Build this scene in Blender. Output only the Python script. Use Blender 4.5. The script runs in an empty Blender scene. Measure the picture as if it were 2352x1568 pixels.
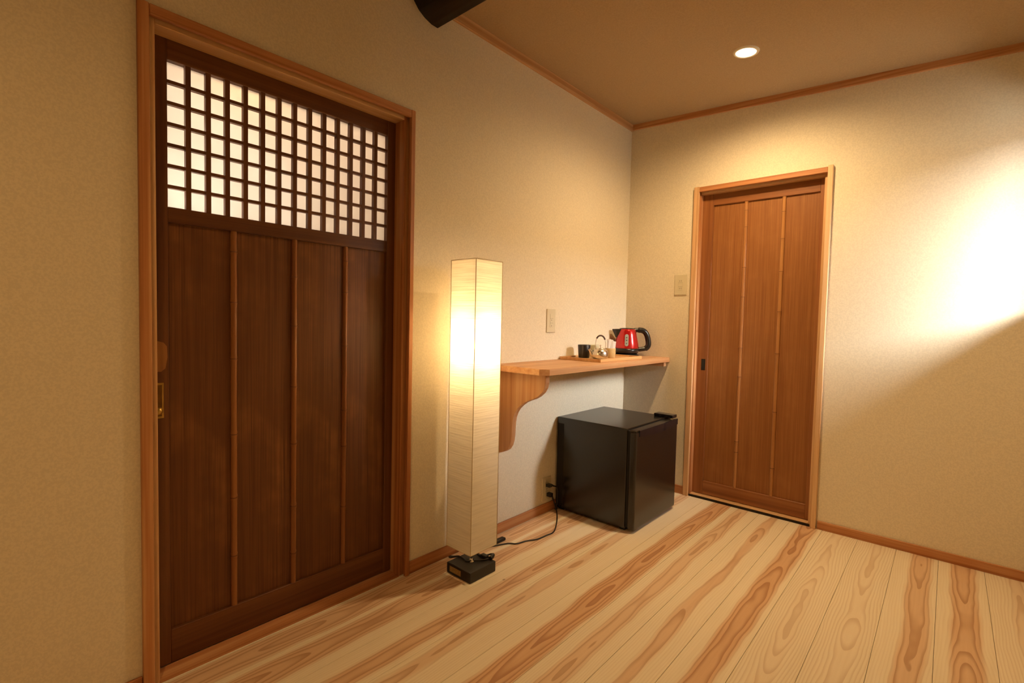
import bpy, bmesh, math, random
from mathutils import Vector, Matrix
random.seed(7)
scene = bpy.context.scene
COL = scene.collection

# ------------------------------------------------------------------ camera
F_PX = 1133.45
YAW, PITCH, ROLL = 0.7249566, -0.04391954, 0.02310612
def camera_matrix():
    fwd = Vector((-math.sin(YAW), math.cos(YAW), 0)); right = Vector((math.cos(YAW), math.sin(YAW), 0)); up = Vector((0, 0, 1))
    f2 = math.cos(PITCH)*fwd + math.sin(PITCH)*up
    u2 = -math.sin(PITCH)*fwd + math.cos(PITCH)*up
    r2 = math.cos(ROLL)*right + math.sin(ROLL)*u2
    u3 = -math.sin(ROLL)*right + math.cos(ROLL)*u2
    m = Matrix((r2, u3, -f2)).transposed().to_4x4()
    m.translation = (0, 0, 1.0)
    return m
cam_data = bpy.data.cameras.new('camera')
cam_data.sensor_fit = 'HORIZONTAL'; cam_data.sensor_width = 36.0
cam_data.lens = F_PX/2352*36.0
cam_data.clip_start = 0.02
cam = bpy.data.objects.new('camera', cam_data); COL.objects.link(cam)
cam.matrix_world = camera_matrix()
scene.camera = cam

# ------------------------------------------------------------------ light, world, exposure
SKY = 140.0                      # daylight outside the window
DOWNLIGHT = 86.0               # watts of the ceiling lamp in view
DOWNLIGHT_2 = 48.0              # watts of the unseen one added behind the camera
LAMP_W = 7.0                   # floor lamp bulb
WARM = (1.0, 0.665, 0.315)      # lamp in view
WARM_2 = (1.0, 0.585, 0.21)     # warmer lamp added behind
scene.view_settings.view_transform = 'Standard'
scene.view_settings.look = 'None'
scene.view_settings.exposure = 0.08
scene.view_settings.gamma = 1.0
scene.view_settings.use_curve_mapping = False
world = bpy.data.worlds.new('daylight'); scene.world = world
world.use_nodes = True
bg = world.node_tree.nodes['Background']
bg.inputs[0].default_value = (1.0, 0.97, 0.90, 1); bg.inputs[1].default_value = SKY
scene.cycles.use_denoising = True
scene.cycles.use_adaptive_sampling = True
scene.cycles.adaptive_threshold = 0.05
scene.cycles.use_light_tree = False
scene.cycles.max_bounces = 5
scene.cycles.diffuse_bounces = 4
scene.cycles.glossy_bounces = 3
scene.cycles.caustics_reflective = False
scene.cycles.caustics_refractive = False
scene.cycles.sample_clamp_indirect = 8.0
portal = bpy.data.lights.new('window_portal', 'AREA'); portal.shape = 'RECTANGLE'
portal.size = 0.225; portal.size_y = 0.825
portal.cycles.is_portal = True
po = bpy.data.objects.new('window_portal', portal); COL.objects.link(po)
po.location = (0.443, 2.6725, 1.5075); po.rotation_euler = (math.radians(90), 0, math.radians(90))

# ------------------------------------------------------------------ room numbers
XL, YB = -1.54, 2.822           # left wall face, back wall face
XR, YJ, XR2 = 0.30, 1.62, 1.15  # window wall face, where it steps back, wall beyond the step
YF = -1.75                      # wall behind the camera
Z0, SLOPE = 2.223, -0.0506      # ceiling height at the left wall, fall towards the right
def zc(x): return Z0 + SLOPE*(x - XL)

# ------------------------------------------------------------------ node helpers
class NT:
    def __init__(s, name):
        s.m = bpy.data.materials.new(name); s.m.use_nodes = True
        s.t = s.m.node_tree; s.t.nodes.clear()
        s.out = s.t.nodes.new('ShaderNodeOutputMaterial')
    def n(s, typ, **kw):
        nd = s.t.nodes.new(typ)
        for k, v in kw.items(): setattr(nd, k, v)
        return nd
    def put(s, sock, v):
        if isinstance(v, bpy.types.NodeSocket): s.t.links.new(v, sock)
        else:
            if hasattr(sock, 'default_value'):
                try: sock.default_value = v
                except Exception: sock.default_value = tuple(v) + (1,)
    def math(s, op, a, b=0.0, c=None, clamp=False):
        nd = s.n('ShaderNodeMath', operation=op); nd.use_clamp = clamp
        s.put(nd.inputs[0], a); s.put(nd.inputs[1], b)
        if c is not None: s.put(nd.inputs[2], c)
        return nd.outputs[0]
    def smooth(s, v, a, b):
        nd = s.n('ShaderNodeMapRange', interpolation_type='SMOOTHSTEP')
        s.put(nd.inputs[0], v); s.put(nd.inputs[1], a); s.put(nd.inputs[2], b)
        return nd.outputs[0]
    def mix(s, f, a, b, blend='MIX'):
        nd = s.n('ShaderNodeMix', data_type='RGBA', blend_type=blend)
        s.put(nd.inputs[0], f)
        for i, v in ((6, a), (7, b)):
            if not isinstance(v, bpy.types.NodeSocket) and len(v) == 3: v = tuple(v) + (1,)
            s.put(nd.inputs[i], v)
        return nd.outputs[2]
    def noise(s, vec, scale=5, detail=3, rough=.5):
        nd = s.n('ShaderNodeTexNoise'); s.put(nd.inputs['Vector'], vec)
        nd.inputs['Scale'].default_value = scale; nd.inputs['Detail'].default_value = detail; nd.inputs['Roughness'].default_value = rough
        return nd.outputs[0]
    def comb(s, x, y, z):
        nd = s.n('ShaderNodeCombineXYZ')
        for i, v in enumerate((x, y, z)): s.put(nd.inputs[i], v)
        return nd.outputs[0]
    def objcoord(s):
        tc = s.n('ShaderNodeTexCoord'); sp = s.n('ShaderNodeSeparateXYZ')
        s.t.links.new(tc.outputs['Object'], sp.inputs[0])
        return tc.outputs['Object'], sp.outputs
    def rand(s): return s.n('ShaderNodeObjectInfo').outputs['Random']
    def bsdf(s, color, rough=.5, metal=0.0, spec=.5, bump=None, bump_s=.2, bump_d=.001, coat=0.0):
        b = s.n('ShaderNodeBsdfPrincipled')
        if not isinstance(color, bpy.types.NodeSocket) and len(color) == 3: color = tuple(color) + (1,)
        s.put(b.inputs['Base Color'], color); s.put(b.inputs['Roughness'], rough); s.put(b.inputs['Metallic'], metal)
        s.put(b.inputs['Specular IOR Level'], spec); s.put(b.inputs['Coat Weight'], coat)
        if bump is not None:
            bn = s.n('ShaderNodeBump'); bn.inputs['Strength'].default_value = bump_s; bn.inputs['Distance'].default_value = bump_d
            s.put(bn.inputs['Height'], bump); s.t.links.new(bn.outputs[0], b.inputs['Normal'])
        s.t.links.new(b.outputs[0], s.out.inputs[0])
        return b

def mat_plain(name, color, rough=.5, metal=0., spec=.5, coat=0., vary=.04, scale=30):
    t = NT(name); vec, _ = t.objcoord()
    n = t.noise(vec, scale, 3)
    c = t.mix(t.math('MULTIPLY', n, 1.0), tuple(v*(1-vary) for v in color), tuple(min(1, v*(1+vary)) for v in color))
    t.bsdf(c, rough, metal, spec, coat=coat)
    return t.m

def mat_paper_wall(name, color, bump_s=.25):
    t = NT(name); vec, _ = t.objcoord()
    h = t.noise(vec, 190, 1, .6)
    f = t.smooth(h, .35, .65)
    c = t.mix(f, tuple(v*.92 for v in color), tuple(v*1.015 for v in color))
    t.bsdf(c, .85, spec=.2)
    return t.m

def mat_wood(name, axis, dark, mid, light, rough=.45, fine=55, along=1.1, spec=.4, contrast=(.30, .72), bump_s=.08):
    """straight-grained timber; axis = grain direction in object space"""
    t = NT(name); vec, o = t.objcoord(); r = t.rand()
    off = t.math('MULTIPLY', r, 37.0)
    k = {'x': 0, 'y': 1, 'z': 2}[axis]
    sc = [1.0]*3; sc[k] = along/fine
    c = [t.math('MULTIPLY', o[i], sc[i]) for i in range(3)]
    c[(k+1) % 3] = t.math('ADD', c[(k+1) % 3], off)
    v = t.comb(*c)
    n1 = t.noise(v, fine, 3, .6)
    n2 = t.noise(v, fine*.28, 1, .5)
    g = t.math('ADD', t.math('MULTIPLY', n1, .58), t.math('MULTIPLY', n2, .42))
    f = t.smooth(g, contrast[0], contrast[1])
    c1 = t.mix(t.smooth(f, 0, .55), dark, mid)
    col = t.mix(t.smooth(f, .45, 1.0), c1, light)
    t.bsdf(col, rough, spec=spec)
    return t.m

def mat_plank():
    """flat-sawn cedar board: rings about a wandering pith, red heart between pale edges.
    object colour: r = heart centre across, g = heart half width, b = redness, a = seed"""
    t = NT('cedar_floor_board'); vec, o = t.objcoord()
    oi = t.n('ShaderNodeObjectInfo'); sp = t.n('ShaderNodeSeparateColor'); t.t.links.new(oi.outputs['Color'], sp.inputs[0])
    u0 = t.math('MULTIPLY', t.math('SUBTRACT', sp.outputs[0], .5), .15)
    hw = t.math('MULTIPLY', sp.outputs[1], .075)
    red = sp.outputs[2]
    seed = t.math('MULTIPLY', oi.outputs['Alpha'], 91.0)
    yy = t.math('ADD', o[1], seed)
    w = t.noise(t.comb(seed, t.math('MULTIPLY', yy, 1.0), 3.1), 1.3, 1)
    w2 = t.noise(t.comb(t.math('MULTIPLY', o[0], 5.0), t.math('MULTIPLY', yy, 1.4), seed), 2.2, 2)
    u = t.math('SUBTRACT', t.math('SUBTRACT', o[0], u0), t.math('MULTIPLY', t.math('SUBTRACT', w, .5), .030))
    dn = t.noise(t.comb(seed, t.math('MULTIPLY', yy, 1.0), 9.7), 1.15, 1)
    d = t.math('ADD', .004, t.math('MULTIPLY', dn, .075))
    rr = t.math('SQRT', t.math('ADD', t.math('MULTIPLY', u, u), t.math('MULTIPLY', d, d)))
    rr = t.math('ADD', rr, t.math('MULTIPLY', t.math('SUBTRACT', w2, .5), .020))
    fr = t.math('FRACT', t.math('MULTIPLY', rr, 150.0))
    line = t.math('MULTIPLY', t.smooth(fr, .35, .93), t.math('SUBTRACT', 1.0, t.smooth(fr, .95, 1.0)))
    au = t.math('ADD', t.math('ABSOLUTE', u), t.math('MULTIPLY', t.math('SUBTRACT', w2, .5), .034))
    heart = t.math('SUBTRACT', 1.0, t.smooth(au, t.math('SUBTRACT', hw, .010), t.math('ADD', hw, .010)))
    heart = t.math('MULTIPLY', heart, red)
    streak = t.noise(t.comb(t.math('MULTIPLY', o[0], 60.0), t.math('MULTIPLY', yy, 1.5), seed), 2.0, 3)
    sap = t.mix(streak, (.77, .67, .51), (.87, .78, .63))
    hrt = t.mix(streak, (.60, .36, .20), (.72, .48, .30))
    col = t.mix(heart, sap, hrt)
    lw = t.math('MULTIPLY', line, t.math('ADD', t.math('ADD', .07, t.math('MULTIPLY', heart, .55)), t.math('MULTIPLY', t.math('SUBTRACT', 1.0, red), .24)))
    col = t.mix(lw, col, t.mix(heart, (.44, .25, .11), (.30, .11, .04)))
    kn = t.n('ShaderNodeTexVoronoi'); t.put(kn.inputs['Vector'], t.comb(t.math('MULTIPLY', o[0], 1.0), t.math('MULTIPLY', yy, .8), seed)); kn.inputs['Scale'].default_value = 3.0
    spot = t.math('SUBTRACT', 1.0, t.smooth(kn.outputs['Distance'], .012, .028))
    col = t.mix(t.math('MULTIPLY', spot, .75), col, (.16, .06, .02))
    t.bsdf(col, .42, spec=.35)
    return t.m

def mat_door_panel(name, dark, mid, light, rough=.5, worn=None):
    """old panel with fine vertical grain; worn = (y range, strength) of rubbed pale streaks"""
    t = NT(name); vec, o = t.objcoord(); r = t.rand()
    a = t.math('ADD', o[0], o[1])
    v = t.comb(t.math('ADD', a, t.math('MULTIPLY', r, 11.0)), 0.0, t.math('MULTIPLY', o[2], .012))
    n1 = t.noise(v, 240, 3, .65); n2 = t.noise(v, 60, 3, .5)
    n3 = t.noise(vec, 6, 3, .6)
    g = t.math('ADD', t.math('MULTIPLY', n1, .6), t.math('MULTIPLY', n2, .4))
    f = t.smooth(g, .33, .68)
    col = t.mix(f, dark, mid)
    col = t.mix(t.math('MULTIPLY', t.smooth(n3, .45, .75), t.math('MULTIPLY', f, .8)), col, light)
    t.bsdf(col, rough, spec=.35)
    return t.m

def mat_emit(name, color, s):
    t = NT(name); e = t.n('ShaderNodeEmission'); e.inputs[0].default_value = tuple(color) + (1,); e.inputs[1].default_value = s
    t.t.links.new(e.outputs[0], t.out.inputs[0]); return t.m

def mat_translucent(name, color, trans=.5, crinkle=0.0):
    t = NT(name); vec, o = t.objcoord()
    n = t.noise(t.comb(t.math('MULTIPLY', o[0], 2.0), t.math('MULTIPLY', o[1], 2.0), t.math('MULTIPLY', o[2], 70.0)), 2.2, 2, .6)
    c = t.mix(t.smooth(n, .3, .6), tuple(v*(1-.10*crinkle) for v in color), color) if crinkle else t.mix(1.0, color, color)
    d = t.n('ShaderNodeBsdfDiffuse'); tr = t.n('ShaderNodeBsdfTranslucent'); mx = t.n('ShaderNodeMixShader')
    t.put(d.inputs[0], c); t.put(tr.inputs[0], c)
    if crinkle:
        bn = t.n('ShaderNodeBump'); bn.inputs['Strength'].default_value = .5; bn.inputs['Distance'].default_value = .003
        t.put(bn.inputs['Height'], n)
        t.t.links.new(bn.outputs[0], d.inputs['Normal']); t.t.links.new(bn.outputs[0], tr.inputs['Normal'])
    mx.inputs[0].default_value = trans
    t.t.links.new(d.outputs[0], mx.inputs[1]); t.t.links.new(tr.outputs[0], mx.inputs[2]); t.t.links.new(mx.outputs[0], t.out.inputs[0])
    return t.m

def mat_window_glass():
    t = NT('clear_window_glass'); a = t.n('ShaderNodeBsdfTransparent'); g = t.n('ShaderNodeBsdfGlossy'); g.inputs['Roughness'].default_value = .02
    fr = t.n('ShaderNodeFresnel'); fr.inputs[0].default_value = 1.45
    mx = t.n('ShaderNodeMixShader'); t.t.links.new(fr.outputs[0], mx.inputs[0])
    t.t.links.new(a.outputs[0], mx.inputs[1]); t.t.links.new(g.outputs[0], mx.inputs[2]); t.t.links.new(mx.outputs[0], t.out.inputs[0])
    return t.m

M = {}
M['wall'] = mat_paper_wall('cream_wallpaper', (.80, .73, .59))
M['ceil'] = mat_paper_wall('taupe_ceiling_paper', (.47, .35, .22), .2)
M['hall'] = mat_plain('white_plaster', (.80, .78, .74), .9)
M['plank'] = mat_plank()
M['under'] = mat_plain('dark_subfloor', (.05, .025, .012), .9)
CED = dict(dark=(.30, .105, .035), mid=(.47, .20, .075), light=(.62, .34, .16))
PALE = dict(dark=(.50, .27, .12), mid=(.66, .41, .21), light=(.76, .53, .31))
for ax in 'xyz':
    M['ced'+ax] = mat_wood('red_cedar_'+ax, ax, rough=.5, **CED)
    M['pale'+ax] = mat_wood('pale_cedar_'+ax, ax, rough=.5, **PALE)
    M['old'+ax] = mat_wood('dark_stained_wood_'+ax, ax, (.085, .026, .007), (.13, .045, .013), (.17, .066, .02), rough=.45)
    M['mid'+ax] = mat_wood('brown_stained_wood_'+ax, ax, (.20, .068, .018), (.27, .10, .03), (.33, .135, .045), rough=.45)
    M['shelf'+ax] = mat_wood('orange_cedar_'+ax, ax, (.40, .18, .075), (.53, .28, .13), (.62, .37, .20), rough=.42, fine=45)
M['panel_old'] = mat_door_panel('dark_old_panel', (.095, .031, .008), (.155, .055, .015), (.26, .108, .032))
M['panel_mid'] = mat_door_panel('brown_panel', (.23, .085, .022), (.33, .135, .04), (.37, .16, .052))
M['bamboo_old'] = mat_wood('dark_bamboo', 'z', (.17, .058, .016), (.25, .095, .028), (.32, .14, .045), rough=.35, fine=70)
M['bamboo_mid'] = mat_wood('brown_bamboo', 'z', (.33, .14, .045), (.43, .20, .07), (.50, .26, .10), rough=.35, fine=70)
M['node'] = mat_plain('bamboo_node', (.13, .045, .014), .5)
M['brass'] = mat_plain('aged_brass', (.55, .36, .10), .35, 1.0, vary=.25, scale=60)
M['iron'] = mat_plain('dark_iron', (.02, .014, .01), .45, .6)
M['shoji'] = mat_translucent('white_shoji_paper', (.82, .78, .72), .5)
M['shade'] = mat_translucent('crinkled_shade_paper', (.95, .91, .83), .42, 1.0)
M['shade_edge'] = mat_plain('shade_seam', (.62, .50, .32), .8)
M['black'] = mat_plain('matte_black_paint', (.016, .013, .011), .5)
M['cable'] = mat_plain('black_cable', (.012, .010, .009), .4)
M['gold'] = mat_plain('gold_sticker', (.42, .30, .12), .35, .5, vary=.45, scale=120)
M['chrome'] = mat_plain('chrome', (.80, .80, .80), .12, 1.0)
M['steel'] = mat_plain('polished_steel', (.82, .80, .76), .24, 1.0)
M['plate'] = mat_plain('cream_plastic', (.66, .60, .44), .4)
M['plate_line'] = mat_plain('plastic_groove', (.20, .17, .11), .6)
M['beam'] = mat_wood('black_stained_log', 'x', (.006, .003, .002), (.014, .007, .003), (.026, .013, .005), rough=.55, fine=30)
M['fridge'] = mat_plain('satin_black_enamel', (.012, .010, .008), .24, spec=.7, vary=.15)
M['fridge_trim'] = mat_plain('gloss_black_plastic', (.010, .010, .013), .08, spec=.6)
M['gasket'] = mat_plain('black_rubber', (.006, .005, .004), .7)
M['red'] = mat_plain('red_metallic_enamel', (.50, .008, .010), .22, .45, coat=.6)
M['kblack'] = mat_plain('black_plastic', (.012, .010, .010), .25)
M['gauge'] = mat_plain('grey_water_gauge', (.34, .36, .33), .2)
M['gauge_dark'] = mat_plain('gauge_mark', (.05, .06, .06), .4)
M['cup_black'] = mat_plain('black_glaze', (.016, .013, .012), .35)
M['cup_pale'] = mat_plain('pale_celadon_glaze', (.60, .62, .47), .25)
M['beige'] = mat_plain('beige_woven_cup', (.58, .40, .17), .6, vary=.15, scale=90)
M['white'] = mat_plain('white_paper', (.86, .83, .82), .7)
M['tray'] = mat_wood('light_tray_wood', 'y', (.52, .28, .11), (.64, .38, .17), (.72, .47, .24), rough=.4, fine=40)
M['handle_wrap'] = mat_plain('dark_brown_wrap', (.05, .022, .01), .5)
M['lens'] = mat_emit('lit_downlight_lens', (1.0, .80, .50), 9.0)
M['ring'] = mat_plain('white_lamp_ring', (.80, .74, .62), .4)
M['glass'] = mat_window_glass()
M['alu'] = mat_plain('bronze_sash', (.18, .13, .09), .4, .5)
M['out'] = mat_plain('dark_outdoor_grey', (.07, .068, .06), .9)

# ------------------------------------------------------------------ mesh helpers
WORLD = {}          # world position of each object's origin
def link(name, bm, mats, loc, parent=None, smooth=False):
    me = bpy.data.meshes.new(name); bm.normal_update(); bm.to_mesh(me); bm.free()
    for m in (mats if isinstance(mats, (list, tuple)) else [mats]): me.materials.append(M[m] if isinstance(m, str) else m)
    if smooth:
        for p in me.polygons: p.use_smooth = True
    return link_me(name, me, loc, parent)
def link_me(name, me, loc, parent=None):
    o = bpy.data.objects.new(name, me); COL.objects.link(o)
    loc = Vector(loc)
    if parent is not None:
        o.parent = parent; o.location = loc - WORLD[parent.name]
    else: o.location = loc
    WORLD[o.name] = loc
    return o
def tag(o, label, cat=None, group=None, kind=None):
    o['label'] = label
    if cat: o['category'] = cat
    if group: o['group'] = group
    if kind: o['kind'] = kind
    return o
def thing(name, loc, label, cat, group=None, kind=None):
    o = bpy.data.objects.new(name, None); COL.objects.link(o); o.empty_display_size = .05
    o.location = loc; WORLD[o.name] = Vector(loc)
    return tag(o, label, cat, group, kind)
def add_box(bm, lo, hi, mi=0, bevel=0.0, seg=2):
    lo = Vector(lo); hi = Vector(hi); c = (lo+hi)/2
    r = bmesh.ops.create_cube(bm, size=1.0)
    vs = r['verts']
    for v in vs: v.co = Vector((v.co.x*(hi.x-lo.x), v.co.y*(hi.y-lo.y), v.co.z*(hi.z-lo.z))) + c
    fs = set(f for v in vs for f in v.link_faces)
    for f in fs: f.material_index = mi
    if bevel > 0:
        es = set(e for f in fs for e in f.edges)
        r = bmesh.ops.bevel(bm, geom=list(es), offset=bevel, segments=seg, affect='EDGES', profile=.6)
        for f in r['faces']: f.material_index = mi
def box(name, lo, hi, mat, parent=None, bevel=0.0, seg=1):
    lo = Vector(lo); hi = Vector(hi); c = (lo+hi)/2
    bm = bmesh.new(); add_box(bm, lo-c, hi-c, 0, bevel, seg)
    return link(name, bm, mat, c, parent)
def add_lathe(bm, prof, seg=32, mi=0, mat4=None, cap=True):
    """prof: list of (r, z); closed at r=0 ends"""
    rings = []
    for r, z in prof:
        if r < 1e-6: rings.append([bm.verts.new((0, 0, z))])
        else: rings.append([bm.verts.new((r*math.cos(2*math.pi*i/seg), r*math.sin(2*math.pi*i/seg), z)) for i in range(seg)])
    for a, b in zip(rings, rings[1:]):
        for i in range(seg):
            j = (i+1) % seg
            if len(a) == 1 and len(b) == 1: continue
            if len(a) == 1: f = bm.faces.new((a[0], b[j], b[i]))
            elif len(b) == 1: f = bm.faces.new((a[i], a[j], b[0]))
            else: f = bm.faces.new((a[i], a[j], b[j], b[i]))
            f.material_index = mi; f.smooth = True
    if mat4 is not None:
        bmesh.ops.transform(bm, matrix=mat4, verts=[v for r in rings for v in r])
def lathe(name, prof, mat, loc, parent=None, seg=32):
    bm = bmesh.new(); add_lathe(bm, prof, seg)
    bmesh.ops.recalc_face_normals(bm, faces=bm.faces)
    return link(name, bm, mat, loc, parent)
def catmull(pts, n=8):
    pts = [Vector(p) for p in pts]
    P = [2*pts[0]-pts[1]] + pts + [2*pts[-1]-pts[-2]]
    out = []
    for i in range(1, len(P)-2):
        a, b, c, d = P[i-1:i+3]
        for k in range(n):
            t = k/n
            out.append(.5*((2*b) + (c-a)*t + (2*a-5*b+4*c-d)*t*t + (3*b-a-3*c+d)*t*t*t))
    out.append(pts[-1]); return out
def add_tube(bm, pts, r, seg=8, mi=0, curve=True, n=8, flat=1.0):
    pts = catmull(pts, n) if curve else [Vector(p) for p in pts]
    N = len(pts); rad = r if callable(r) else (lambda t: r)
    up = Vector((0, 0, 1)); prev = None; rings = []
    for i, p in enumerate(pts):
        d = (pts[min(i+1, N-1)] - pts[max(i-1, 0)]).normalized()
        if prev is None:
            a = d.cross(up)
            if a.length < .1: a = d.cross(Vector((1, 0, 0)))
            a.normalize()
        else:
            a = (prev - d*prev.dot(d)).normalized()
        prev = a; b = d.cross(a).normalized(); rr = rad(i/(N-1))
        rings.append([bm.verts.new(p + rr*(math.cos(2*math.pi*k/seg)*a*flat + math.sin(2*math.pi*k/seg)*b)) for k in range(seg)])
    for A, B in zip(rings, rings[1:]):
        for k in range(seg):
            j = (k+1) % seg
            f = bm.faces.new((A[k], A[j], B[j], B[k])); f.smooth = True; f.material_index = mi
    for R_, rev in ((rings[0], True), (rings[-1], False)):
        f = bm.faces.new(R_[::-1] if rev else R_); f.material_index = mi
def tube(name, pts, r, mat, parent=None, seg=8, curve=True, n=8, flat=1.0):
    pts = [Vector(p) for p in pts]; c = pts[0].copy()
    bm = bmesh.new(); add_tube(bm, [p-c for p in pts], r, seg, 0, curve, n, flat)
    bmesh.ops.recalc_face_normals(bm, faces=bm.faces)
    return link(name, bm, mat, c, parent)
def add_prism(bm, poly, axis, a0, a1, mi=0):
    """extrude a 2-d outline along an axis"""
    def P(u, v, w): return {'x': (w, u, v), 'y': (u, w, v), 'z': (u, v, w)}[axis]
    A = [bm.verts.new(P(u, v, a0)) for u, v in poly]; B = [bm.verts.new(P(u, v, a1)) for u, v in poly]
    fs = [bm.faces.new(A), bm.faces.new(B[::-1])]
    n = len(poly)
    for i in range(n): fs.append(bm.faces.new((A[i], B[i], B[(i+1) % n], A[(i+1) % n])))
    for f in fs: f.material_index = mi
    bmesh.ops.recalc_face_normals(bm, faces=fs)
    return fs
def prism(name, poly, axis, a0, a1, mat, parent=None, bevel=0.0):
    us = [p[0] for p in poly]; vs = [p[1] for p in poly]
    cu, cv, ca = (min(us)+max(us))/2, (min(vs)+max(vs))/2, (a0+a1)/2
    c = {'x': (ca, cu, cv), 'y': (cu, ca, cv), 'z': (cu, cv, ca)}[axis]
    bm = bmesh.new(); add_prism(bm, [(u-cu, v-cv) for u, v in poly], axis, a0-ca, a1-ca)
    if bevel: bmesh.ops.bevel(bm, geom=bm.edges[:], offset=bevel, segments=1, affect='EDGES')
    return link(name, bm, mat, c, parent)
def wall_with_hole(name, axis, lo, hi, hole, mat, label):
    """slab between lo and hi with one rectangular opening; hole = (u0,u1,z0,z1) along the wall"""
    u0, u1, z0, z1 = hole
    bm = bmesh.new(); c = (Vector(lo)+Vector(hi))/2
    if axis == 'y': parts = [((lo[0], lo[1], lo[2]), (hi[0], u0, hi[2])), ((lo[0], u1, lo[2]), (hi[0], hi[1], hi[2])), ((lo[0], u0, z1), (hi[0], u1, hi[2]))]; low = ((lo[0], u0, lo[2]), (hi[0], u1, z0))
    else: parts = [((lo[0], lo[1], lo[2]), (u0, hi[1], hi[2])), ((u1, lo[1], lo[2]), (hi[0], hi[1], hi[2])), ((u0, lo[1], z1), (u1, hi[1], hi[2]))]; low = ((u0, lo[1], lo[2]), (u1, hi[1], z0))
    if z0 > lo[2] + .001: parts.append(low)
    for a, b in parts: add_box(bm, Vector(a)-c, Vector(b)-c)
    return tag(link(name, bm, mat, c), label, 'wall', kind='structure')

# ================================================================== SETTING
T = .12
ZT = 2.30
# door openings (inside the jambs)
D1 = dict(y0=.30, y1=1.165, z1=1.775)
D2 = dict(x0=-1.135, x1=-.447, z1=1.785)
wall_with_hole('wall_left', 'y', (XL-T, YF, -.05), (XL, YB+T, ZT), (D1['y0']+.02, D1['y1']-.02, 0, D1['z1']-.02), 'wall', 'cream papered wall behind the lamp and the shelf')
wall_with_hole('wall_back', 'x', (XL, YB, -.05), (XR+.0, YB+T, ZT), (D2['x0']+.02, D2['x1']-.02, 0, D2['z1']-.02), 'wall', 'cream papered wall with the narrow brown door')
WIN = (2.56, 2.785, 1.095, 1.92)
wall_with_hole('wall_right', 'y', (XR, YJ, -.05), (XR+.14, YB+T, ZT), WIN, 'wall', 'cream papered wall with the window, beside the right picture edge')
tag(box('wall_right_return', (XR+.14, YJ, -.05), (XR2+T, YJ+T, ZT), 'wall'), 'cream papered return wall next to the window', 'wall', kind='structure')
tag(box('wall_right_side', (XR2, YF, -.05), (XR2+T, YJ, ZT), 'wall'), 'cream papered side wall to the right of the camera', 'wall', kind='structure')
tag(box('wall_front', (XL-T, YF-T, -.05), (XR2+T, YF, ZT), 'wall'), 'cream papered wall behind the camera', 'wall', kind='structure')
bm = bmesh.new()
x0, x1 = XL-T, XR2+T
vs = [(x0, YF-T, zc(x0)), (x1, YF-T, zc(x1)), (x1, YB+T, zc(x1)), (x0, YB+T, zc(x0))]
A = [bm.verts.new(v) for v in vs]; B = [bm.verts.new((v[0], v[1], v[2]+.12)) for v in vs]
bm.faces.new(A[::-1]); bm.faces.new(B)
for i in range(4): bm.faces.new((A[i], A[(i+1) % 4], B[(i+1) % 4], B[i]))
bmesh.ops.recalc_face_normals(bm, faces=bm.faces)
tag(link('ceiling', bm, 'ceil', (0, 0, 0)), 'taupe papered ceiling with one lit downlight', 'ceiling', kind='structure')

floor = tag(box('floor', (XL-T, YF-T, -.06), (XR2+T, YB+.02, -.0225), 'under'), 'pale and reddish cedar plank floor', 'floor', kind='structure')
SE, PW = .0086, .1443
#        heart centre, half width, redness per board, from the left wall to the right
SPEC = {-11: (.50, .85, .8), -10: (.50, .75, .8), -9: (.50, .60, .75), -8: (.42, .60, .8), -7: (.60, .42, .8), -6: (.27, .30, .6), -5: (.62, .62, 1.0), -4: (.46, .40, .62),
        -3: (.50, .28, .72), -2: (.58, .50, .95), -1: (.45, .30, .15), 0: (.55, .30, .12), 1: (.60, .45, .75), 2: (.52, .50, .85), 3: (.6, .3, .3)}
plank_me = {}
for k in range(-11, 9):
    xa, xb = SE + (k-2)*PW, SE + (k-1)*PW
    xa = max(xa, XL+.0005); xb = min(xb, XR2)
    if xb - xa < .01: continue
    y1 = YB+.018 if xb < XR+.06 else YJ
    g = .0005
    key = (round(xb-xa, 4), round(y1, 3))
    if key not in plank_me:
        w, l = xb-xa-2*g, y1-YF
        bm = bmesh.new(); add_box(bm, (-w/2, -l/2, -.011), (w/2, l/2, .011), 0, .0006, 1)
        me = bpy.data.meshes.new('floor_plank'); bm.to_mesh(me); bm.free(); me.materials.append(M['plank']); plank_me[key] = me
    o = link_me('floor_plank', plank_me[key], ((xa+xb)/2, (YF+y1)/2, -.011), floor)
    s = SPEC.get(k, (random.uniform(.35, .65), random.uniform(.25, .5), random.uniform(.2, .9)))
    o.color = (s[0], s[1], s[2], ((k*0.37) % 1.0))

# baseboards
def baseboard(name, lo, hi, ax, label):
    return tag(box(name, lo, hi, 'ced'+ax, bevel=.0015), label, 'baseboard', kind='structure')
baseboard('baseboard_left', (XL, 1.153, 0), (XL+.008, YB, .048), 'y', 'reddish baseboard under the shelf and the lamp')
baseboard('baseboard_left', (XL, YF, 0), (XL+.008, .308, .048), 'y', 'reddish baseboard left of the lattice door')
baseboard('baseboard_back', (XL+.008, YB-.008, 0), (-1.128, YB, .048), 'x', 'short reddish baseboard between fridge and back door')
baseboard('baseboard_back', (-.448, YB-.008, 0), (XR, YB, .042), 'x', 'long reddish baseboard right of the back door')
baseboard('baseboard_right', (XR-.008, YJ, 0), (XR, YB-.008, .042), 'y', 'baseboard below the window')
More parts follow.
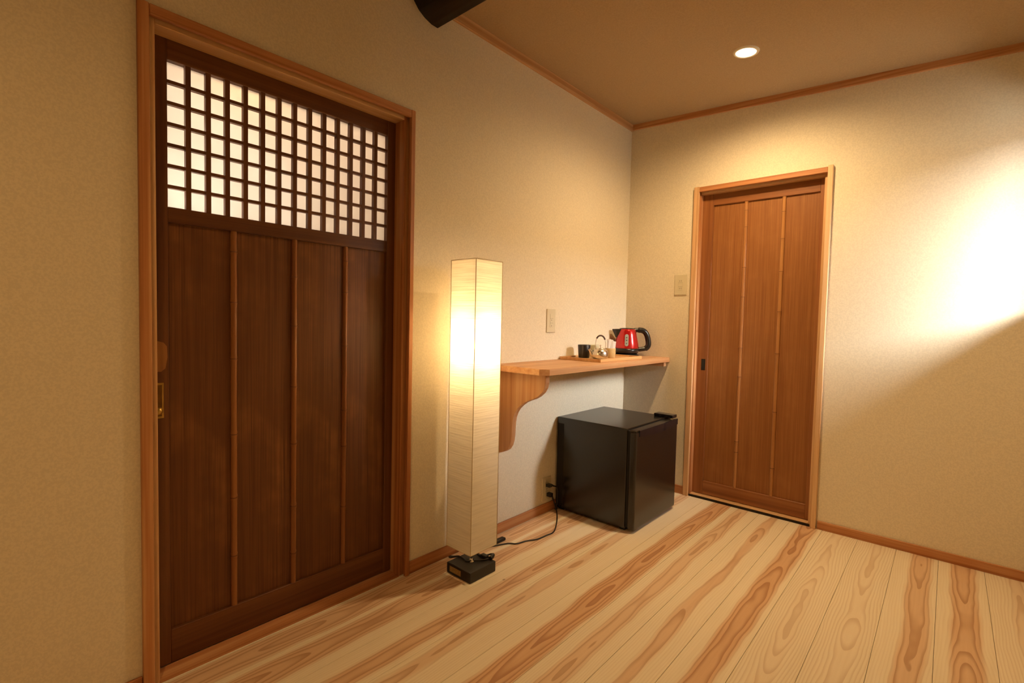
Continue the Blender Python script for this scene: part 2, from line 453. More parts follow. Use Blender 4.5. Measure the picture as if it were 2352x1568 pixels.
# ceiling trims
def trim_run(name, pts, label, mat):
    bm = bmesh.new()
    for a, b, c, d in pts: pass
    return None
def ceiling_trim(name, a, b, n, mat, label, h=.034, d=.018):
    """bar under the ceiling from a to b (wall face), n = direction into the room"""
    a = Vector(a); b = Vector(b); n = Vector(n)
    bm = bmesh.new(); R_ = []
    c = (a+b)/2
    for p in (a, b):
        q = p + n*d
        R_.append([bm.verts.new(Vector((v.x, v.y, z))-c) for v, z in ((p, zc(p.x)), (q, zc(q.x)), (q, zc(q.x)-h), (p, zc(p.x)-h))])
    bm.faces.new(R_[0]); bm.faces.new(R_[1][::-1])
    for i in range(4): bm.faces.new((R_[0][i], R_[1][i], R_[1][(i+1) % 4], R_[0][(i+1) % 4]))
    bmesh.ops.recalc_face_normals(bm, faces=bm.faces)
    return tag(link(name, bm, mat, c), label, 'trim', kind='structure')
ceiling_trim('trim_1', (XL, YF, 0), (XL, YB, 0), (1, 0, 0), 'paley', 'pale cedar moulding where the left wall meets the ceiling', .036, .014)
ceiling_trim('trim_2', (XL+.014, YB, 0), (XR, YB, 0), (0, -1, 0), 'cedx', 'reddish cedar moulding where the back wall meets the ceiling', .030, .014)

# ------------------------------------------------------------------ frame of the big lattice door
f1 = thing('trim_3', (XL, .73, 0), 'reddish cedar casing around the wide lattice door', 'door frame', kind='structure')
xo, xj = -1.525, -1.549          # casing face, jamb face
XD = -1.605                      # door face
box('casing', (XL, .309, 0), (xo, .3335, 1.768), 'cedz', f1, .002)
box('casing', (XL, 1.134, 0), (xo, 1.153, 1.768), 'cedz', f1, .002)
box('casing_head', (XL, .3335, 1.740), (xo, 1.134, 1.7665), 'cedy', f1, .002)
box('jamb', (XL-T, .314, 0), (xj, .3495, 1.768), 'palez', f1, .0015)
box('jamb', (XL-T, 1.1195, 0), (xj, 1.15, 1.768), 'cedz', f1, .0015)
box('head_jamb', (XL-T, .3495, 1.731), (xj, 1.1195, 1.768), 'paley', f1, .0015)
box('threshold', (XL-T-.06, .3495, -.02), (XL-.006, 1.1195, .004), 'cedy', f1, .001)

# ------------------------------------------------------------------ the lattice door
d1 = thing('door_1', (XD-.015, .73, .006), 'wide dark sliding door with paper lattice on top and four panels', 'door', kind='structure')
ZB, ZTP = .008, 1.734
GY0, GY1, GZ0, GZ1 = .389, 1.091, 1.286, 1.678
TH = .032
box('stile', (XD-TH, .325, ZB), (XD, GY0, ZTP), 'oldz', d1, .0015)
box('stile', (XD-TH, GY1-.004, ZB), (XD, 1.135, ZTP), 'oldz', d1, .0015)
box('top_rail', (XD-TH, GY0, GZ1), (XD-.0005, GY1-.004, ZTP), 'oldy', d1, .0015)
box('middle_rail', (XD-TH, GY0, 1.244), (XD-.0005, GY1-.004, GZ0), 'oldy', d1, .0015)
box('bottom_rail', (XD-TH, GY0, ZB), (XD-.0005, GY1-.004, .103), 'oldy', d1, .0015)
py = [GY0, .556, .739, .921, GY1-.004]
for i in range(4):
    box('door_panel', (XD-.020, py[i]+(.0 if i == 0 else .0005), .103), (XD-.011, py[i+1]-.0005, 1.244), 'panel_old', d1)
def bamboo(name, x, y, z0, z1, r, mats, parent, nodes, out):
    """split bamboo cane with swollen joints"""
    prof = []; zs = [0.0] + [n for n in nodes] + [z1-z0]
    prof.append((r, 0))
    for n in nodes:
        for dz, k in ((-.012, 1.0), (-.004, 1.10), (-.0012, 1.22), (.0012, 1.0), (.004, 1.14), (.012, 1.0)): prof.append((r*k, n+dz))
    prof.append((r, z1-z0))
    bm = bmesh.new(); add_lathe(bm, prof, 14)
    L = z1-z0
    for f in bm.faces:
        zc_ = f.calc_center_median().z
        if any(abs(zc_-n) < .0013 for n in nodes): f.material_index = 1
    bmesh.ops.recalc_face_normals(bm, faces=bm.faces)
    return link(name, bm, mats, (x, y, z0), parent)
NODES = [(.155, .335, .53, .76, .93, 1.08), (.10, .26, .47, .66, .86, 1.02), (.21, .43, .56, .79, .98, 1.09)]
for i in range(3):
    bamboo('bamboo_strip', XD-.009, py[i+1], .103, 1.244, .0088, ('bamboo_old', 'node'), d1, NODES[i], 1)
NC, NR = 14, 7
cw = (GY1-.004-GY0)/NC; rh = (GZ1-GZ0)/NR; bw = .0065
for c in range(1, NC):
    y = GY0 + c*cw
    box('lattice_bar', (XD-.018, y-bw, GZ0), (XD-.003, y+bw, GZ1), 'oldz', d1)
for r in range(1, NR):
    z = GZ0 + r*rh
    box('lattice_bar', (XD-.0185, GY0, z-.0045), (XD-.0045, GY1-.004, z+.0045), 'oldy', d1)
bm = bmesh.new(); add_box(bm, (-.0012, -cw/2+.0003, -rh/2+.0003), (.0012, cw/2-.0003, rh/2-.0003))
pane_me = bpy.data.meshes.new('pane'); bm.to_mesh(pane_me); bm.free(); pane_me.materials.append(M['shoji'])
for c in range(NC):
    for r in range(NR):
        link_me('pane', pane_me, (XD-.0205, GY0+(c+.5)*cw, GZ0+(r+.5)*rh), d1)
# brass finger pull and the rubbed wooden patch above it
pull = box('finger_pull', (XD-.002, .331, .708), (XD+.0012, .376, .806), 'brass', d1, .0008)
tag(pull, 'aged brass finger pull')
box('pull_recess', (XD-.001, .334, .714), (XD+.0016, .3715, .800), mat_plain('brass_recess', (.20, .10, .02), .4, .8, vary=.4, scale=60), pull)
bm = bmesh.new(); add_lathe(bm, [(0, -.012), (.010, -.010), (.014, 0), (.010, .010), (0, .012)], 16)
link('pull_knob', bm, 'brass', (XD-.004, .362, .728), pull)
kn = [(.327, .838), (.370, .836), (.380, .845), (.385, .875), (.384, .905), (.376, .916), (.350, .924), (.327, .926)]
tag(prism('worn_patch', kn, 'x', XD-.001, XD+.0012, mat_wood('worn_pale_wood', 'z', (.30, .13, .035), (.42, .20, .055), (.52, .27, .08), rough=.5, fine=25), d1), 'pale worn patch of bare wood')

# hall beyond the lattice door, with point lights added to shape the pane glow
def hall():
    xa, xb, ya, yb = -2.75, XL-T, -.30, 1.75
    bm = bmesh.new()
    for lo, hi in (((xa-.1, ya-.1, -.06), (xa, yb+.1, 2.35)), ((xa, ya-.1, -.06), (xb, ya, 2.35)), ((xa, yb, -.06), (xb, yb+.1, 2.35)),
                   ((xa, ya, -.06), (xb, yb, -.022)), ((xa, ya, 2.25), (xb, yb, 2.35))):
        add_box(bm, lo, hi)
    tag(link('wall_hall', bm, 'hall', (0, 0, 0)), 'pale hall walls behind the lattice door', 'wall', kind='structure')
    def point(name, loc, col, w, rad):
        l = bpy.data.lights.new(name, 'POINT'); l.color = col; l.energy = w; l.shadow_soft_size = rad
        o = bpy.data.objects.new(name, l); COL.objects.link(o); o.location = loc
    point('hall_daylight', (-1.82, .41, 1.29), (1.0, .96, .90), 20.0, .06)  # stands in for daylight behind the lower left panes
    point('hall_fill_light', (-2.25, .85, 1.95), (1.0, .74, .54), 36, .08)  # unseen fill added to brighten all the panes
    point('pane_glow_light', (-1.73, .60, 1.74), (1.0, .56, .11), 1.8, .04)  # small warm light added for the yellow glow on the top panes
hall()

# ------------------------------------------------------------------ frame of the narrow back door
f2 = thing('trim_4', (-.79, YB, 0), 'pale reddish cedar casing around the narrow brown door', 'door frame', kind='structure')
yo, yj, YD = 2.806, 2.830, 2.862
box('casing', (-1.127, yo, 0), (-1.097, YB, 1.776), 'palez', f2, .002)
box('casing', (-.476, yo, 0), (-.4535, YB, 1.780), 'palez', f2, .002)
box('casing_head', (-1.097, yo, 1.746), (-.476, YB, 1.773), 'cedx', f2, .002)
box('jamb', (-1.125, yj, .0), (-1.0925, YB+T, 1.776), 'cedz', f2, .0015)
box('jamb', (-.490, yj, .0), (-.455, YB+T, 1.776), 'palez', f2, .0015)
box('head_jamb', (-1.0925, yj, 1.735), (-.490, YB+T, 1.776), 'palex', f2, .0015)
box('sill', (-1.0925, 2.826, -.02), (-.490, YB+T, .014), 'palex', f2, .001)
box('sill_strip', (-1.0965, 2.8185, .0), (-.483, 2.826, .011), 'iron', f2)

bm = bmesh.new()
for lo, hi in (((-1.30, YB+T+.30, -.06), (-.28, YB+T+.36, 2.0)), ((-1.30, YB+T, -.06), (-1.24, YB+T+.30, 2.0)), ((-.34, YB+T, -.06), (-.28, YB+T+.30, 2.0)),
               ((-1.24, YB+T, -.06), (-.34, YB+T+.30, 0)), ((-1.24, YB+T, 1.94), (-.34, YB+T+.30, 2.0))):
    add_box(bm, lo, hi)
tag(link('wall_door_backing', bm, 'hall', (0, 0, 0)), 'backing box added behind the narrow brown door to stop outside light', 'wall', kind='structure')  # closed box added so no outside light leaks round the door
# ------------------------------------------------------------------ the narrow back door
d2 = thing('door_2', (-.79, YD+.015, .016), 'narrow brown sliding door with three panels and two bamboo canes', 'door', kind='structure')
zb, zt = .0165, 1.736
px = [-1.0325, -.859, -.674, -.5115]
box('stile', (-1.10, YD, zb), (px[0], YD+.03, zt), 'midz', d2, .0015)
box('stile', (px[3], YD, zb), (-.475, YD+.03, zt), 'midz', d2, .0015)
box('top_rail', (px[0], YD+.0005, 1.672), (px[3], YD+.03, zt), 'midx', d2, .0015)
box('bottom_rail', (px[0], YD+.0005, zb), (px[3], YD+.03, .094), 'midx', d2, .0015)
for i in range(3):
    box('door_panel', (px[i]+(.0 if i == 0 else .0005), YD+.010, .094), (px[i+1]-.0005, YD+.018, 1.672), 'panel_mid', d2)
NODES2 = [(.20, .26, .62, .78, 1.06, 1.22, 1.44, 1.53), (.15, .45, .76, .98, 1.19, 1.36, 1.50)]
for i in range(2):
    bamboo('bamboo_strip', px[i+1], YD+.008, .094, 1.672, .0095, ('bamboo_mid', 'node'), d2, NODES2[i], 1)
pl = box('finger_pull', (-1.068, YD-.001, .735), (-1.045, YD+.002, .800), 'iron', d2, .0006)
tag(pl, 'small dark iron finger pull')
box('pull_recess', (-1.064, YD-.0016, .740), (-1.049, YD+.001, .795), 'gasket', pl)

# ------------------------------------------------------------------ window out of frame on the right
w1 = thing('window_1', (XR+.08, 2.66, WIN[2]), 'narrow dark framed window beyond the right edge', 'window', kind='structure')
wy0, wy1, wz0, wz1 = WIN
fx0, fx1 = XR+.085, XR+.125
box('window_sill', (XR-.004, wy0, wz0), (fx0, wy1, wz0+.012), 'paley', w1, .001)
SB = .014
for a, b in (((fx0, wy0, wz0), (fx1, wy0+SB, wz1)), ((fx0, wy1-SB, wz0), (fx1, wy1, wz1)), ((fx0, wy0+SB, wz1-SB), (fx1, wy1-SB, wz1)), ((fx0, wy0+SB, wz0), (fx1, wy1-SB, wz0+SB))):
    box('sash_bar', a, b, 'alu', w1)
box('window_pane', (fx0+.018, wy0+SB, wz0+SB), (fx0+.022, wy1-SB, wz1-SB), 'glass', w1)
# outside: unseen overhang and far wall added to cut the sky light
tag(box('sky_cut_eave', (XR+.14, .2, 2.00), (1.20, 4.6, 2.07), 'midy'), 'wooden overhang added outside above the window to cut the sky light', 'sky_cut_eave', kind='structure')
tag(box('sky_cut_wall', (10.0, -14.0, -.4), (10.4, 20.0, 3.9), 'out'), 'dark grey wall far outside the window, added to block the low sky', 'wall', kind='structure')
tag(box('ground_outside', (XR2+T+.001, -14.0, -.4), (10.0, 20.0, -.3), 'out'), 'grey ground outside the window', 'ground', kind='structure')

# ------------------------------------------------------------------ log beam
beam_poly = [(1.262, 2.122), (1.232, 2.1225), (1.199, 2.132), (1.170, 2.148), (1.147, 2.172), (1.131, 2.205), (1.126, 2.25), (1.14, 2.33), (1.26, 2.36), (1.325, 2.30), (1.318, 2.23), (1.292, 2.165)]
tag(prism('log_beam', beam_poly, 'x', XL-.02, XR2+.02, 'beam', bevel=.002), 'black hewn log beam running out of the left wall under the ceiling', 'beam')

# ================================================================== THINGS
# ------------------------------------------------------------------ downlights
def downlight(x, y, label, watts, color, mat='lens'):
    z = zc(x)
    t = thing('downlight', (x, y, z), label, 'ceiling light', 'recessed ceiling downlights')
    tilt = Matrix.Rotation(math.atan(-SLOPE), 4, 'Y')
    bm = bmesh.new(); add_lathe(bm, [(.041, -.002), (.042, -.006), (.052, -.004), (.054, .0005)], 40, mat4=tilt)
    bmesh.ops.recalc_face_normals(bm, faces=bm.faces)
    link('trim_ring', bm, 'ring', (x, y, z), t)
    bm = bmesh.new(); add_lathe(bm, [(0, -.003), (.0415, -.003)], 32, mat4=tilt)
    for f in bm.faces:
        if f.normal.z > 0: f.normal_flip()
    link('lens', bm, mat, (x, y, z), t)
    l = bpy.data.lights.new('downlight_beam', 'SPOT'); l.energy = watts; l.color = color
    l.spot_size = math.radians(170); l.spot_blend = 1.0; l.shadow_soft_size = .04
    lo = bpy.data.objects.new('downlight_beam', l); COL.objects.link(lo); lo.parent = t; lo.location = (0, 0, -.012)
    return t
downlight(-.715, 2.29, 'lit round recessed downlight in the ceiling', DOWNLIGHT, WARM)
downlight(-.35, -.25, 'round recessed downlight added above the camera, out of view', DOWNLIGHT_2, WARM_2)  # unseen lamp added to light the near end of the room

# ------------------------------------------------------------------ shelf
sh = thing('wall_shelf', (XL, 2.2, .77), 'orange cedar wall shelf with a scrolled bracket in the corner', 'shelf')
poly = [(XL+.0005, 1.600), (-1.264, 1.600), (-1.231, 1.630), (-1.241, YB-.0005), (XL+.0005, YB-.0005)]
prism('shelf_board', poly, 'z', .771, .798, 'shelfy', sh, .0012)
br = [(XL+.0005, .7705), (-1.272, .7705), (-1.271, .735), (-1.276, .712), (-1.288, .692), (-1.311, .671), (-1.336, .657), (-1.364, .647), (-1.388, .635), (-1.409, .620), (-1.427, .603),
      (-1.440, .584), (-1.449, .562), (-1.453, .538), (-1.455, .510), (-1.456, .480), (-1.460, .452), (-1.467, .430), (-1.480, .411), (-1.497, .399), (-1.515, .391), (XL+.0005, .384)]
prism('bracket', br, 'y', 1.656, 1.683, 'shelfz', sh, .0012)
box('cleat', (XL+.0005, 2.788, .744), (-1.262, YB-.0005, .7705), 'shelfx', sh, .001)

# ------------------------------------------------------------------ tray and tea things
ZS = .7985
tr = thing('serving_tray', (-1.409, 2.332, ZS), 'flat light wooden tray under the tea things on the shelf', 'tray')
tx0, tx1, ty0, ty1 = -1.534, -1.284, 2.114, 2.55
box('tray_base', (tx0+.008, ty0+.008, ZS), (tx1-.008, ty1-.008, ZS+.007), 'tray', tr)
for a, b in (((tx0, ty0, ZS), (tx0+.008, ty1, ZS+.015)), ((tx1-.008, ty0, ZS), (tx1, ty1, ZS+.015)), ((tx0+.008, ty0, ZS), (tx1-.008, ty0+.008, ZS+.015)), ((tx0+.008, ty1-.008, ZS), (tx1-.008, ty1, ZS+.015))):
    box('tray_rim', a, b, 'tray', tr, .0008)
ZTR = ZS+.0072
def cup(name, x, y, r0, r1, h, mat, label, z=ZTR):
    o = lathe(name, [(0, 0), (r0*.9, 0), (r0, .003), (r0*.6+r1*.4, h*.35), (r1, h*.97), (r1-.001, h), (r1-.003, h*.985), (r0-.003, .008), (0, .007)], mat, (x, y, z), None, 36)
    return tag(o, label, 'cup')
cup('teacup', -1.462, 2.235, .029, .034, .070, 'cup_black', 'black straight-sided teacup at the left end of the tray')
cup('teacup', -1.490, 2.372, .026, .031, .066, 'cup_pale', 'pale green teacup half hidden behind the steel teapot')
cr, sr = math.cos(YAW), math.sin(YAW)           # picture-right direction on the floor plan
RX = Vector((cr, sr, 0)); FW = Vector((-sr, cr, 0))
# steel teapot
tp = Vector((-1.360, 2.232, ZTR))
t = thing('teapot', tp, 'small polished steel teapot with an arched handle on the tray', 'teapot')
lathe('pot_body', [(0, 0), (.032, 0), (.039, .006), (.0425, .018), (.0425, .030), (.039, .043), (.031, .051), (.024, .0535), (0, .0535)], 'steel', tp, t, 40)
ld = lathe('lid', [(.0245, .052), (.0245, .055), (.016, .0585), (.004, .060), (0, .060)], 'steel', tp, t, 32)
lathe('lid_knob', [(0, .059), (.002, .060), (.002, .066), (.0055, .069), (.0055, .073), (0, .076)], 'steel', tp, ld, 16)
bm = bmesh.new(); add_tube(bm, [-RX*.030+Vector((0, 0, .014)), -RX*.044+Vector((0, 0, .024)), -RX*.051+Vector((0, 0, .040)), -RX*.060+Vector((0, 0, .051))], lambda s: .0125*(1-s)+.0052*s, 14)
bmesh.ops.recalc_face_normals(bm, faces=bm.faces); link('spout', bm, 'steel', tp, t)
def arch(f0, f1, r, n=14):
    pts = []
    for i in range(n+1):
        a = math.pi*(f0+(f1-f0)*i/n)
        x = -.027*math.cos(a); z = .058 + .065*min(1, math.sin(a)**.62)
        pts.append(tp + RX*x + Vector((0, 0, z)))
    return pts
hd = tube('handle', arch(0.0, 1.0, .0018, 24), .0017, 'steel', t, 8, curve=False)
tube('handle_wrap', arch(.22, .82, .004, 16), .0042, 'handle_wrap', hd, 10, curve=False)
for s in (-1, 1):
    q = tp + RX*(.027*s)
    box('handle_lug', q+Vector((-.003, -.003, .046)), q+Vector((.003, .003, .060)), 'steel', hd)
# beige cup with paper sachets
hp = Vector((-1.372, 2.358, ZTR))
t = thing('sachet_holder', hp, 'beige cup full of white paper sachets beside the teapot', 'cup')
lathe('holder', [(0, 0), (.024, 0), (.0255, .004), (.0265, .052), (.025, .053), (.0235, .050), (.022, .006), (0, .006)], 'beige', hp, t, 28)
for i, (dx, dy, a, h) in enumerate(((-.010, -.006, .18, .094), (.004, -.010, -.12, .099), (.012, .002, .25, .090), (-.003, .006, -.25, .101), (.006, .012, .05, .093))):
    bm = bmesh.new(); add_box(bm, (-.0105, -.003, 0), (.0105, .003, h-.012), 0, .0022, 2)
    bmesh.ops.rotate(bm, verts=bm.verts, cent=(0, 0, 0), matrix=Matrix.Rotation(a*.35, 3, 'Y') @ Matrix.Rotation(YAW+a, 3, 'Z'))
    link('paper_sachet', bm, 'white', hp+RX*dx+FW*dy+Vector((0, 0, .012)), t)
# electric kettle
kp = Vector((-1.452, 2.680, ZS))
t = thing('electric_kettle', kp, 'shiny red electric kettle with black handle on its base', 'kettle')
lathe('power_base', [(0, 0), (.072, 0), (.074, .003), (.073, .010), (.062, .015), (0, .015)], 'kblack', kp, t, 40)
lathe('lower_band', [(0, .016), (.062, .016), (.069, .022), (.0725, .032), (.0725, .047), (0, .047)], 'kblack', kp, t, 40)
body = lathe('kettle_body', [(0, .0475), (.0722, .0475), (.0722, .052), (.069, .075), (.064, .100), (.0580, .128), (.0525, .152), (.048, .162), (.0, .162)], 'red', kp, t, 48)
lathe('lid', [(.045, .1622), (.043, .166), (.030, .1685), (0, .169)], 'kblack', kp, t, 36)
# spout: a wedge that leans out to the picture's left
bm = bmesh.new()
def kp_(u, v, z): return RX*u + FW*v + Vector((0, 0, z))
sec = [(.165, -.088, .006), (.163, -.070, .020), (.160, -.046, .030), (.110, -.069, .010), (.118, -.062, .020), (.125, -.055, .026)]
top = [kp_(-.092, 0, .160), kp_(-.074, -.020, .161), (kp_(-.040, -.030, .162)), kp_(-.040, .030, .162), kp_(-.074, .020, .161)]
bot = [kp_(-.067, 0, .108), kp_(-.062, -.010, .110), kp_(-.045, -.024, .122), kp_(-.045, .024, .122), kp_(-.062, .010, .110)]
A = [bm.verts.new(v) for v in top]; B = [bm.verts.new(v) for v in bot]
bm.faces.new(A); bm.faces.new(B[::-1])
for i in range(5): bm.faces.new((A[i], B[i], B[(i+1) % 5], A[(i+1) % 5]))
bmesh.ops.recalc_face_normals(bm, faces=bm.faces)
bmesh.ops.bevel(bm, geom=bm.edges[:], offset=.002, segments=2, affect='EDGES')
link('spout', bm, 'kblack', kp, t, smooth=False)
# handle loop to the picture's right
pts = [kp_(.040, 0, .155), kp_(.070, 0, .157), kp_(.100, 0, .152), kp_(.119, 0, .130), kp_(.129, 0, .095), kp_(.130, 0, .067), kp_(.117, 0, .049), kp_(.092, 0, .043), kp_(.066, 0, .040)]
bm = bmesh.new(); add_tube(bm, pts, lambda s: .0165 if .12 < s < .78 else .0135, 14, flat=.9)
bmesh.ops.recalc_face_normals(bm, faces=bm.faces)
hnd = link('handle', bm, 'kblack', kp, t)
bm = bmesh.new(); add_box(bm, (-.010, -.007, .164), (.010, .007, .172), 0, .002)
bmesh.ops.rotate(bm, verts=bm.verts, cent=(0, 0, 0), matrix=Matrix.Rotation(YAW, 3, 'Z'))
link('lid_button', bm, 'kblack', kp+RX*.083, hnd)
# water gauge on the side that faces the room
cd = Vector((.473, -.881, 0)); sd = Vector((.881, .473, 0))
def gauge(name, w, z0, z1, out, mat, parent):
    bm = bmesh.new(); ring = []; K = 10
    def rad(z):
        P = [(.0475, .0722), (.052, .0722), (.075, .069), (.100, .064), (.128, .0575), (.152, .050)]
        for (a, ra), (b, rb) in zip(P, P[1:]):
            if a <= z <= b: return ra + (rb-ra)*(z-a)/(b-a)
        return P[-1][1]
    outline = []
    for k in range(K+1): a = math.pi*k/K; outline.append((w*math.cos(a), z1-w+w*math.sin(a)))
    for k in range(K+1): a = math.pi*(1+k/K); outline.append((w*math.cos(a), z0+w+w*math.sin(a)))
    f0 = [bm.verts.new(sd*u + cd*(rad(z)-.004) + Vector((0, 0, z))) for u, z in outline]
    f1_ = [bm.verts.new(sd*u + cd*(rad(z)+out) + Vector((0, 0, z))) for u, z in outline]
    bm.faces.new(f1_); n = len(outline)
    for i in range(n): bm.faces.new((f0[i], f0[(i+1) % n], f1_[(i+1) % n], f1_[i]))
    bmesh.ops.recalc_face_normals(bm, faces=bm.faces)
    return link(name, bm, mat, kp, parent)
gg = gauge('water_gauge', .0105, .062, .132, .0022, 'gauge', t)
for z in (.078, .096, .112):
    q = kp + cd*(.0745 - (z-.05)*.19) + Vector((0, 0, z))
    bm = bmesh.new(); add_lathe(bm, [(0, -.0035), (.003, -.003), (.0042, 0), (.003, .003), (0, .0035)], 10)
    link('gauge_mark', bm, 'gauge_dark', q, gg)

# ------------------------------------------------------------------ fridge
fr = thing('mini_fridge', (-1.31, 2.34, 0), 'black mini fridge standing under the shelf', 'fridge')
fy0, fy1 = 2.107, 2.573
box('fridge_body', (-1.530, fy0, .012), (-1.122, fy1-.002, .4955), 'fridge', fr, .004, 2)
box('side_recess', (-1.5255, fy0-.0012, .04), (-1.488, fy0+.001, .462), 'gasket', fr)
box('gasket', (-1.1225, fy0+.006, .022), (-1.110, fy1-.008, .486), 'gasket', fr)
dr = box('fridge_door', (-1.110, fy0-.001, .014), (-1.074, fy1, .484), 'fridge', fr, .010, 3)
# glossy bowed handle strip along the top of the door
bm = bmesh.new()
n = 14; out = []
for i in range(n+1):
    s = i/n; y = fy0+.03 + s*(fy1-fy0-.034)
    drop = .030 + .012*math.sin(math.pi*min(1, s*1.0))
    out.append((y, .4905-drop))
poly = [(y, z) for y, z in out] + [(fy1-.004, .4905), (fy0+.03, .4905)]
cy = sum(p[0] for p in poly)/len(poly)
add_prism(bm, [(y-cy, z-.475) for y, z in poly], 'x', -.006, .006)
link('handle_strip', bm, 'fridge_trim', (-1.0775, cy, .475), dr)
box('door_top_cap', (-1.111, fy0+.004, .484), (-1.076, fy1-.060, .4915), 'fridge', dr, .003, 2)
hc = box('hinge_cap', (-1.185, fy1-.058, .4955), (-1.078, fy1-.002, .5125), 'fridge_trim', fr, .004, 2)
for i in range(4):
    box('foot', (-1.52 if i % 2 else -1.16, (fy0+.02) if i < 2 else (fy1-.05), 0.0005), (-1.49 if i % 2 else -1.13, (fy0+.05) if i < 2 else (fy1-.02), .012), 'gasket', fr)
# its cord and plug at the low outlet
tube('power_cord', [(-1.509, 2.052, .142), (-1.507, 2.085, .125), (-1.508, 2.093, .085), (-1.507, 2.088, .035), (-1.512, 2.080, .012), (-1.515, 2.098, .006), (-1.5275, 2.100, .03)], .0034, 'cable', fr, 8)
pg = box('plug', (-1.5275, 2.014, .140), (-1.502, 2.038, .156), 'cable', fr, .003, 2)
tube('plug_collar', [(-1.512, 2.030, .148), (-1.509, 2.044, .146), (-1.508, 2.058, .138)], lambda s: .0075*(1-s)+.0036*s, 'cable', pg, 10)

# ------------------------------------------------------------------ floor lamp
lx0, lx1, ly0, ly1 = -1.441, -1.3055, 1.2665, 1.409
lc = Vector(((lx0+lx1)/2, (ly0+ly1)/2, 0))
lp = thing('floor_lamp', lc, 'tall square paper floor lamp lit from inside, left of the shelf', 'floor lamp')
bs = box('lamp_base', (lx0, ly0+.003, .0005), (lx1-.002, ly1, .042), 'black', lp, .0035, 2)
pt = tag(box('name_plate', (-1.4225, ly0+.0018, .0115), (-1.360, ly0+.0045, .0325), 'gold', bs), 'gold foil sticker')
zs0, zs1 = .110, 1.222
# four crinkled paper sides
def paper(name, ax, pos, a0, a1):
    nu, nv = 6, 120
    bm = bmesh.new(); rnd = random.Random(hash(name+str(pos)) % 1000)
    grid = []
    ph = [rnd.uniform(0, 6.28) for _ in range(6)]
    for j in range(nv+1):
        v = j/nv; z = zs0 + (zs1-zs0)*v; row = []
        for i in range(nu+1):
            u = i/nu
            d = .0007*math.sin(31*v*6.28+ph[0]+1.5*math.sin(3*u+ph[1])) + .0006*math.sin(53*v*6.28+ph[2]+2.2*u) + .0004*math.sin(17*v*6.28+ph[3]-2*u)
            d *= math.sin(math.pi*u)
            p = a0+(a1-a0)*u
            row.append(bm.verts.new((pos+d, p, z) if ax == 'x' else (p, pos+d, z)))
        grid.append(row)
    for j in range(nv):
        for i in range(nu):
            f = bm.faces.new((grid[j][i], grid[j][i+1], grid[j+1][i+1], grid[j+1][i])); f.smooth = True
    c = Vector((pos, (a0+a1)/2, .666)) if ax == 'x' else Vector(((a0+a1)/2, pos, .666))
    bmesh.ops.translate(bm, verts=bm.verts, vec=-c)
    return link(name, bm, 'shade', c, lp)
paper('shade_panel', 'x', lx0, ly0, ly1); paper('shade_panel', 'x', lx1, ly0, ly1)
paper('shade_panel', 'y', ly0, lx0, lx1); paper('shade_panel', 'y', ly1, lx0, lx1)
box('shade_top', (lx0+.001, ly0+.001, zs1-.004), (lx1-.001, ly1-.001, zs1-.003), 'shade', lp)
for x in (lx0, lx1):
    for y in (ly0, ly1):
        tube('corner_wire', [(x, y, zs0), (x, y, zs1)], .0014, 'shade_edge', lp, 6, curve=False)
for z in (zs0, zs1):
    for a, b in (((lx0, ly0), (lx1, ly0)), ((lx1, ly0), (lx1, ly1)), ((lx1, ly1), (lx0, ly1)), ((lx0, ly1), (lx0, ly0))):
        tube('rim_wire', [(a[0], a[1], z), (b[0], b[1], z)], .0013, 'shade_edge', lp, 6, curve=False)
lathe('pole', [(.0045, .042), (.0045, .80), (.010, .805), (.010, .85), (0, .85)], 'chrome', lc, lp, 14)
lathe('pole_nut', [(.012, .042), (.012, .047), (.008, .050), (.006, .056), (0, .056)], 'chrome', lc, bs, 12)
tube('shade_rod', [(lx0, lc.y, zs0+.004), (lx1, lc.y, zs0+.004)], .0015, 'chrome', lp, 6, curve=False)
bulb = bpy.data.lights.new('lamp_bulb', 'POINT'); bulb.energy = LAMP_W; bulb.color = (1.0, .66, .30); bulb.shadow_soft_size = .03
bo = bpy.data.objects.new('lamp_bulb', bulb); COL.objects.link(bo); bo.parent = lp; bo.location = (0, 0, .915)
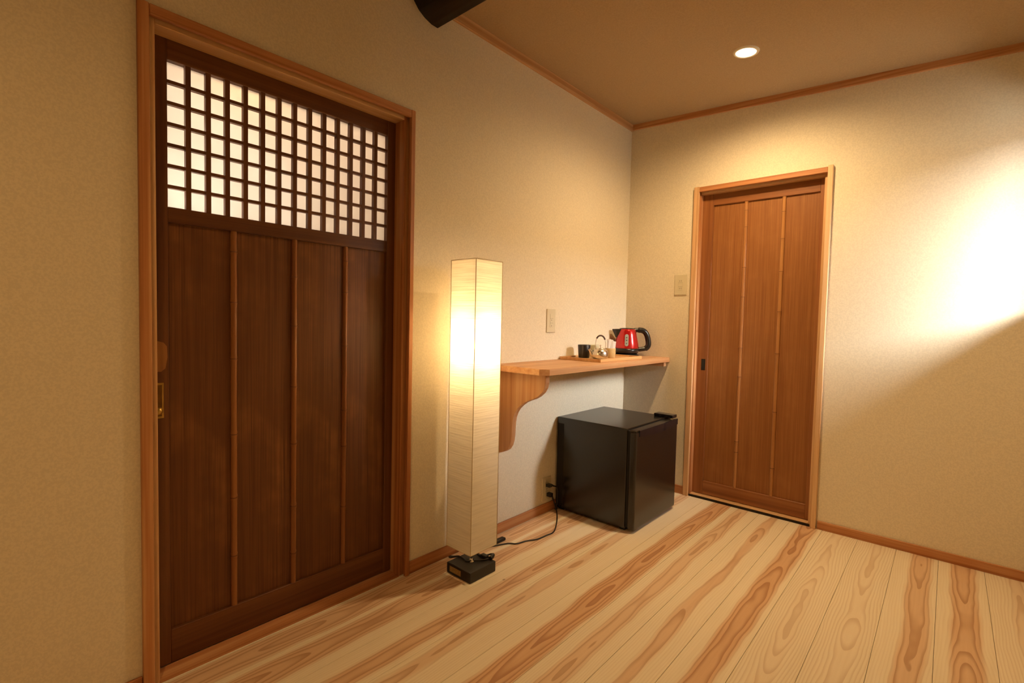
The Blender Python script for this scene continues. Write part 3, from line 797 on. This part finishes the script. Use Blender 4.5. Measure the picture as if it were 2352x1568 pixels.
# cord: over the base, out behind, along the floor to the low outlet
tube('base_cord', [(-1.502, 1.378, .004), (-1.515, 1.35, .010), (-1.475, 1.318, .030), (-1.435, 1.325, .047), (-1.400, 1.325, .046), (-1.378, 1.318, .048), (-1.366, 1.340, .048), (-1.345, 1.37, .046), (-1.330, 1.408, .047), (-1.338, 1.418, .056), (-1.352, 1.405, .052), (-1.375, 1.39, .047), (-1.41, 1.40, .046)], .0032, 'cable', lp, 8)
tube('cord_tie', [(-1.325, 1.395, .050), (-1.330, 1.412, .051), (-1.338, 1.424, .050)], .0085, 'cable', lp, 10)
box('cord_clip', (-1.372, 1.385, .0425), (-1.340, 1.404, .056), 'cable', lp, .004, 2)
sw = box('cord_switch', (-1.484, 1.575, .0008), (-1.462, 1.640, .014), 'cable', lp, .004, 2)
tube('floor_cord', [(-1.480, 1.44, .0035), (-1.482, 1.50, .0035), (-1.458, 1.560, .0035), (-1.430, 1.620, .0035), (-1.402, 1.643, .0035), (-1.388, 1.696, .0035), (-1.364, 1.743, .0035), (-1.358, 1.807, .0035), (-1.356, 1.855, .0035),
                    (-1.385, 1.915, .0035), (-1.440, 2.000, .0035), (-1.495, 2.070, .006), (-1.505, 2.062, .05), (-1.508, 2.050, .085)], .0030, 'cable', lp, 8)
pg2 = box('plug', (-1.5275, 2.022, .088), (-1.500, 2.044, .108), 'cable', lp, .003, 2)
tube('plug_collar', [(-1.513, 2.036, .100), (-1.508, 2.046, .086), (-1.508, 2.052, .068)], lambda s: .007*(1-s)+.0034*s, 'cable', pg2, 10)

# ------------------------------------------------------------------ wall plates
def plate(loc, normal, w, h, label, slots, cat='outlet'):
    """cream plate; normal 'x' on the left wall, 'y' on the back wall"""
    t = thing('outlet_plate', loc, label, cat)
    x, y, z = loc
    def B(name, u0, u1, v0, v1, d0, d1, mat, par, bev=0.0):
        if normal == 'x': return box(name, (x+d0, y+u0, z+v0), (x+d1, y+u1, z+v1), mat, par, bev)
        return box(name, (x+u0, y-d1, z+v0), (x+u1, y-d0, z+v1), mat, par, bev)
    B('cover_plate', -w/2, w/2, -h/2, h/2, 0, .006, 'plate', t, .0018)
    ins = B('insert', -.0125, .0125, -.034, .034, .006, .0075, 'plate', t, .0006)
    for v in (-.0115, .0115):
        B('insert_seam', -.0125, .0125, v-.0005, v+.0005, .0072, .0078, 'plate_line', ins)
    for (u, v) in slots:
        B('socket_slot', u-.0011, u+.0011, v-.0040, v+.0040, .0072, .0079, 'plate_line', ins)
    return t
S2 = [(-.005, .022), (.005, .022), (-.005, -.022), (.005, -.022)]
plate((XL, 2.033, 1.000), 'x', .072, .120, 'cream wall plate above the shelf, right of the lamp', [(0, .003), (0, -.026)], 'wall plate')
plate((-1.190, YB, 1.227), 'y', .072, .118, 'cream wall plate beside the narrow brown door', S2, 'wall plate')
plate((XL, 2.030, .125), 'x', .074, .120, 'cream power outlet with two black plugs behind the fridge', [(-.005, .0), (.005, .0)])
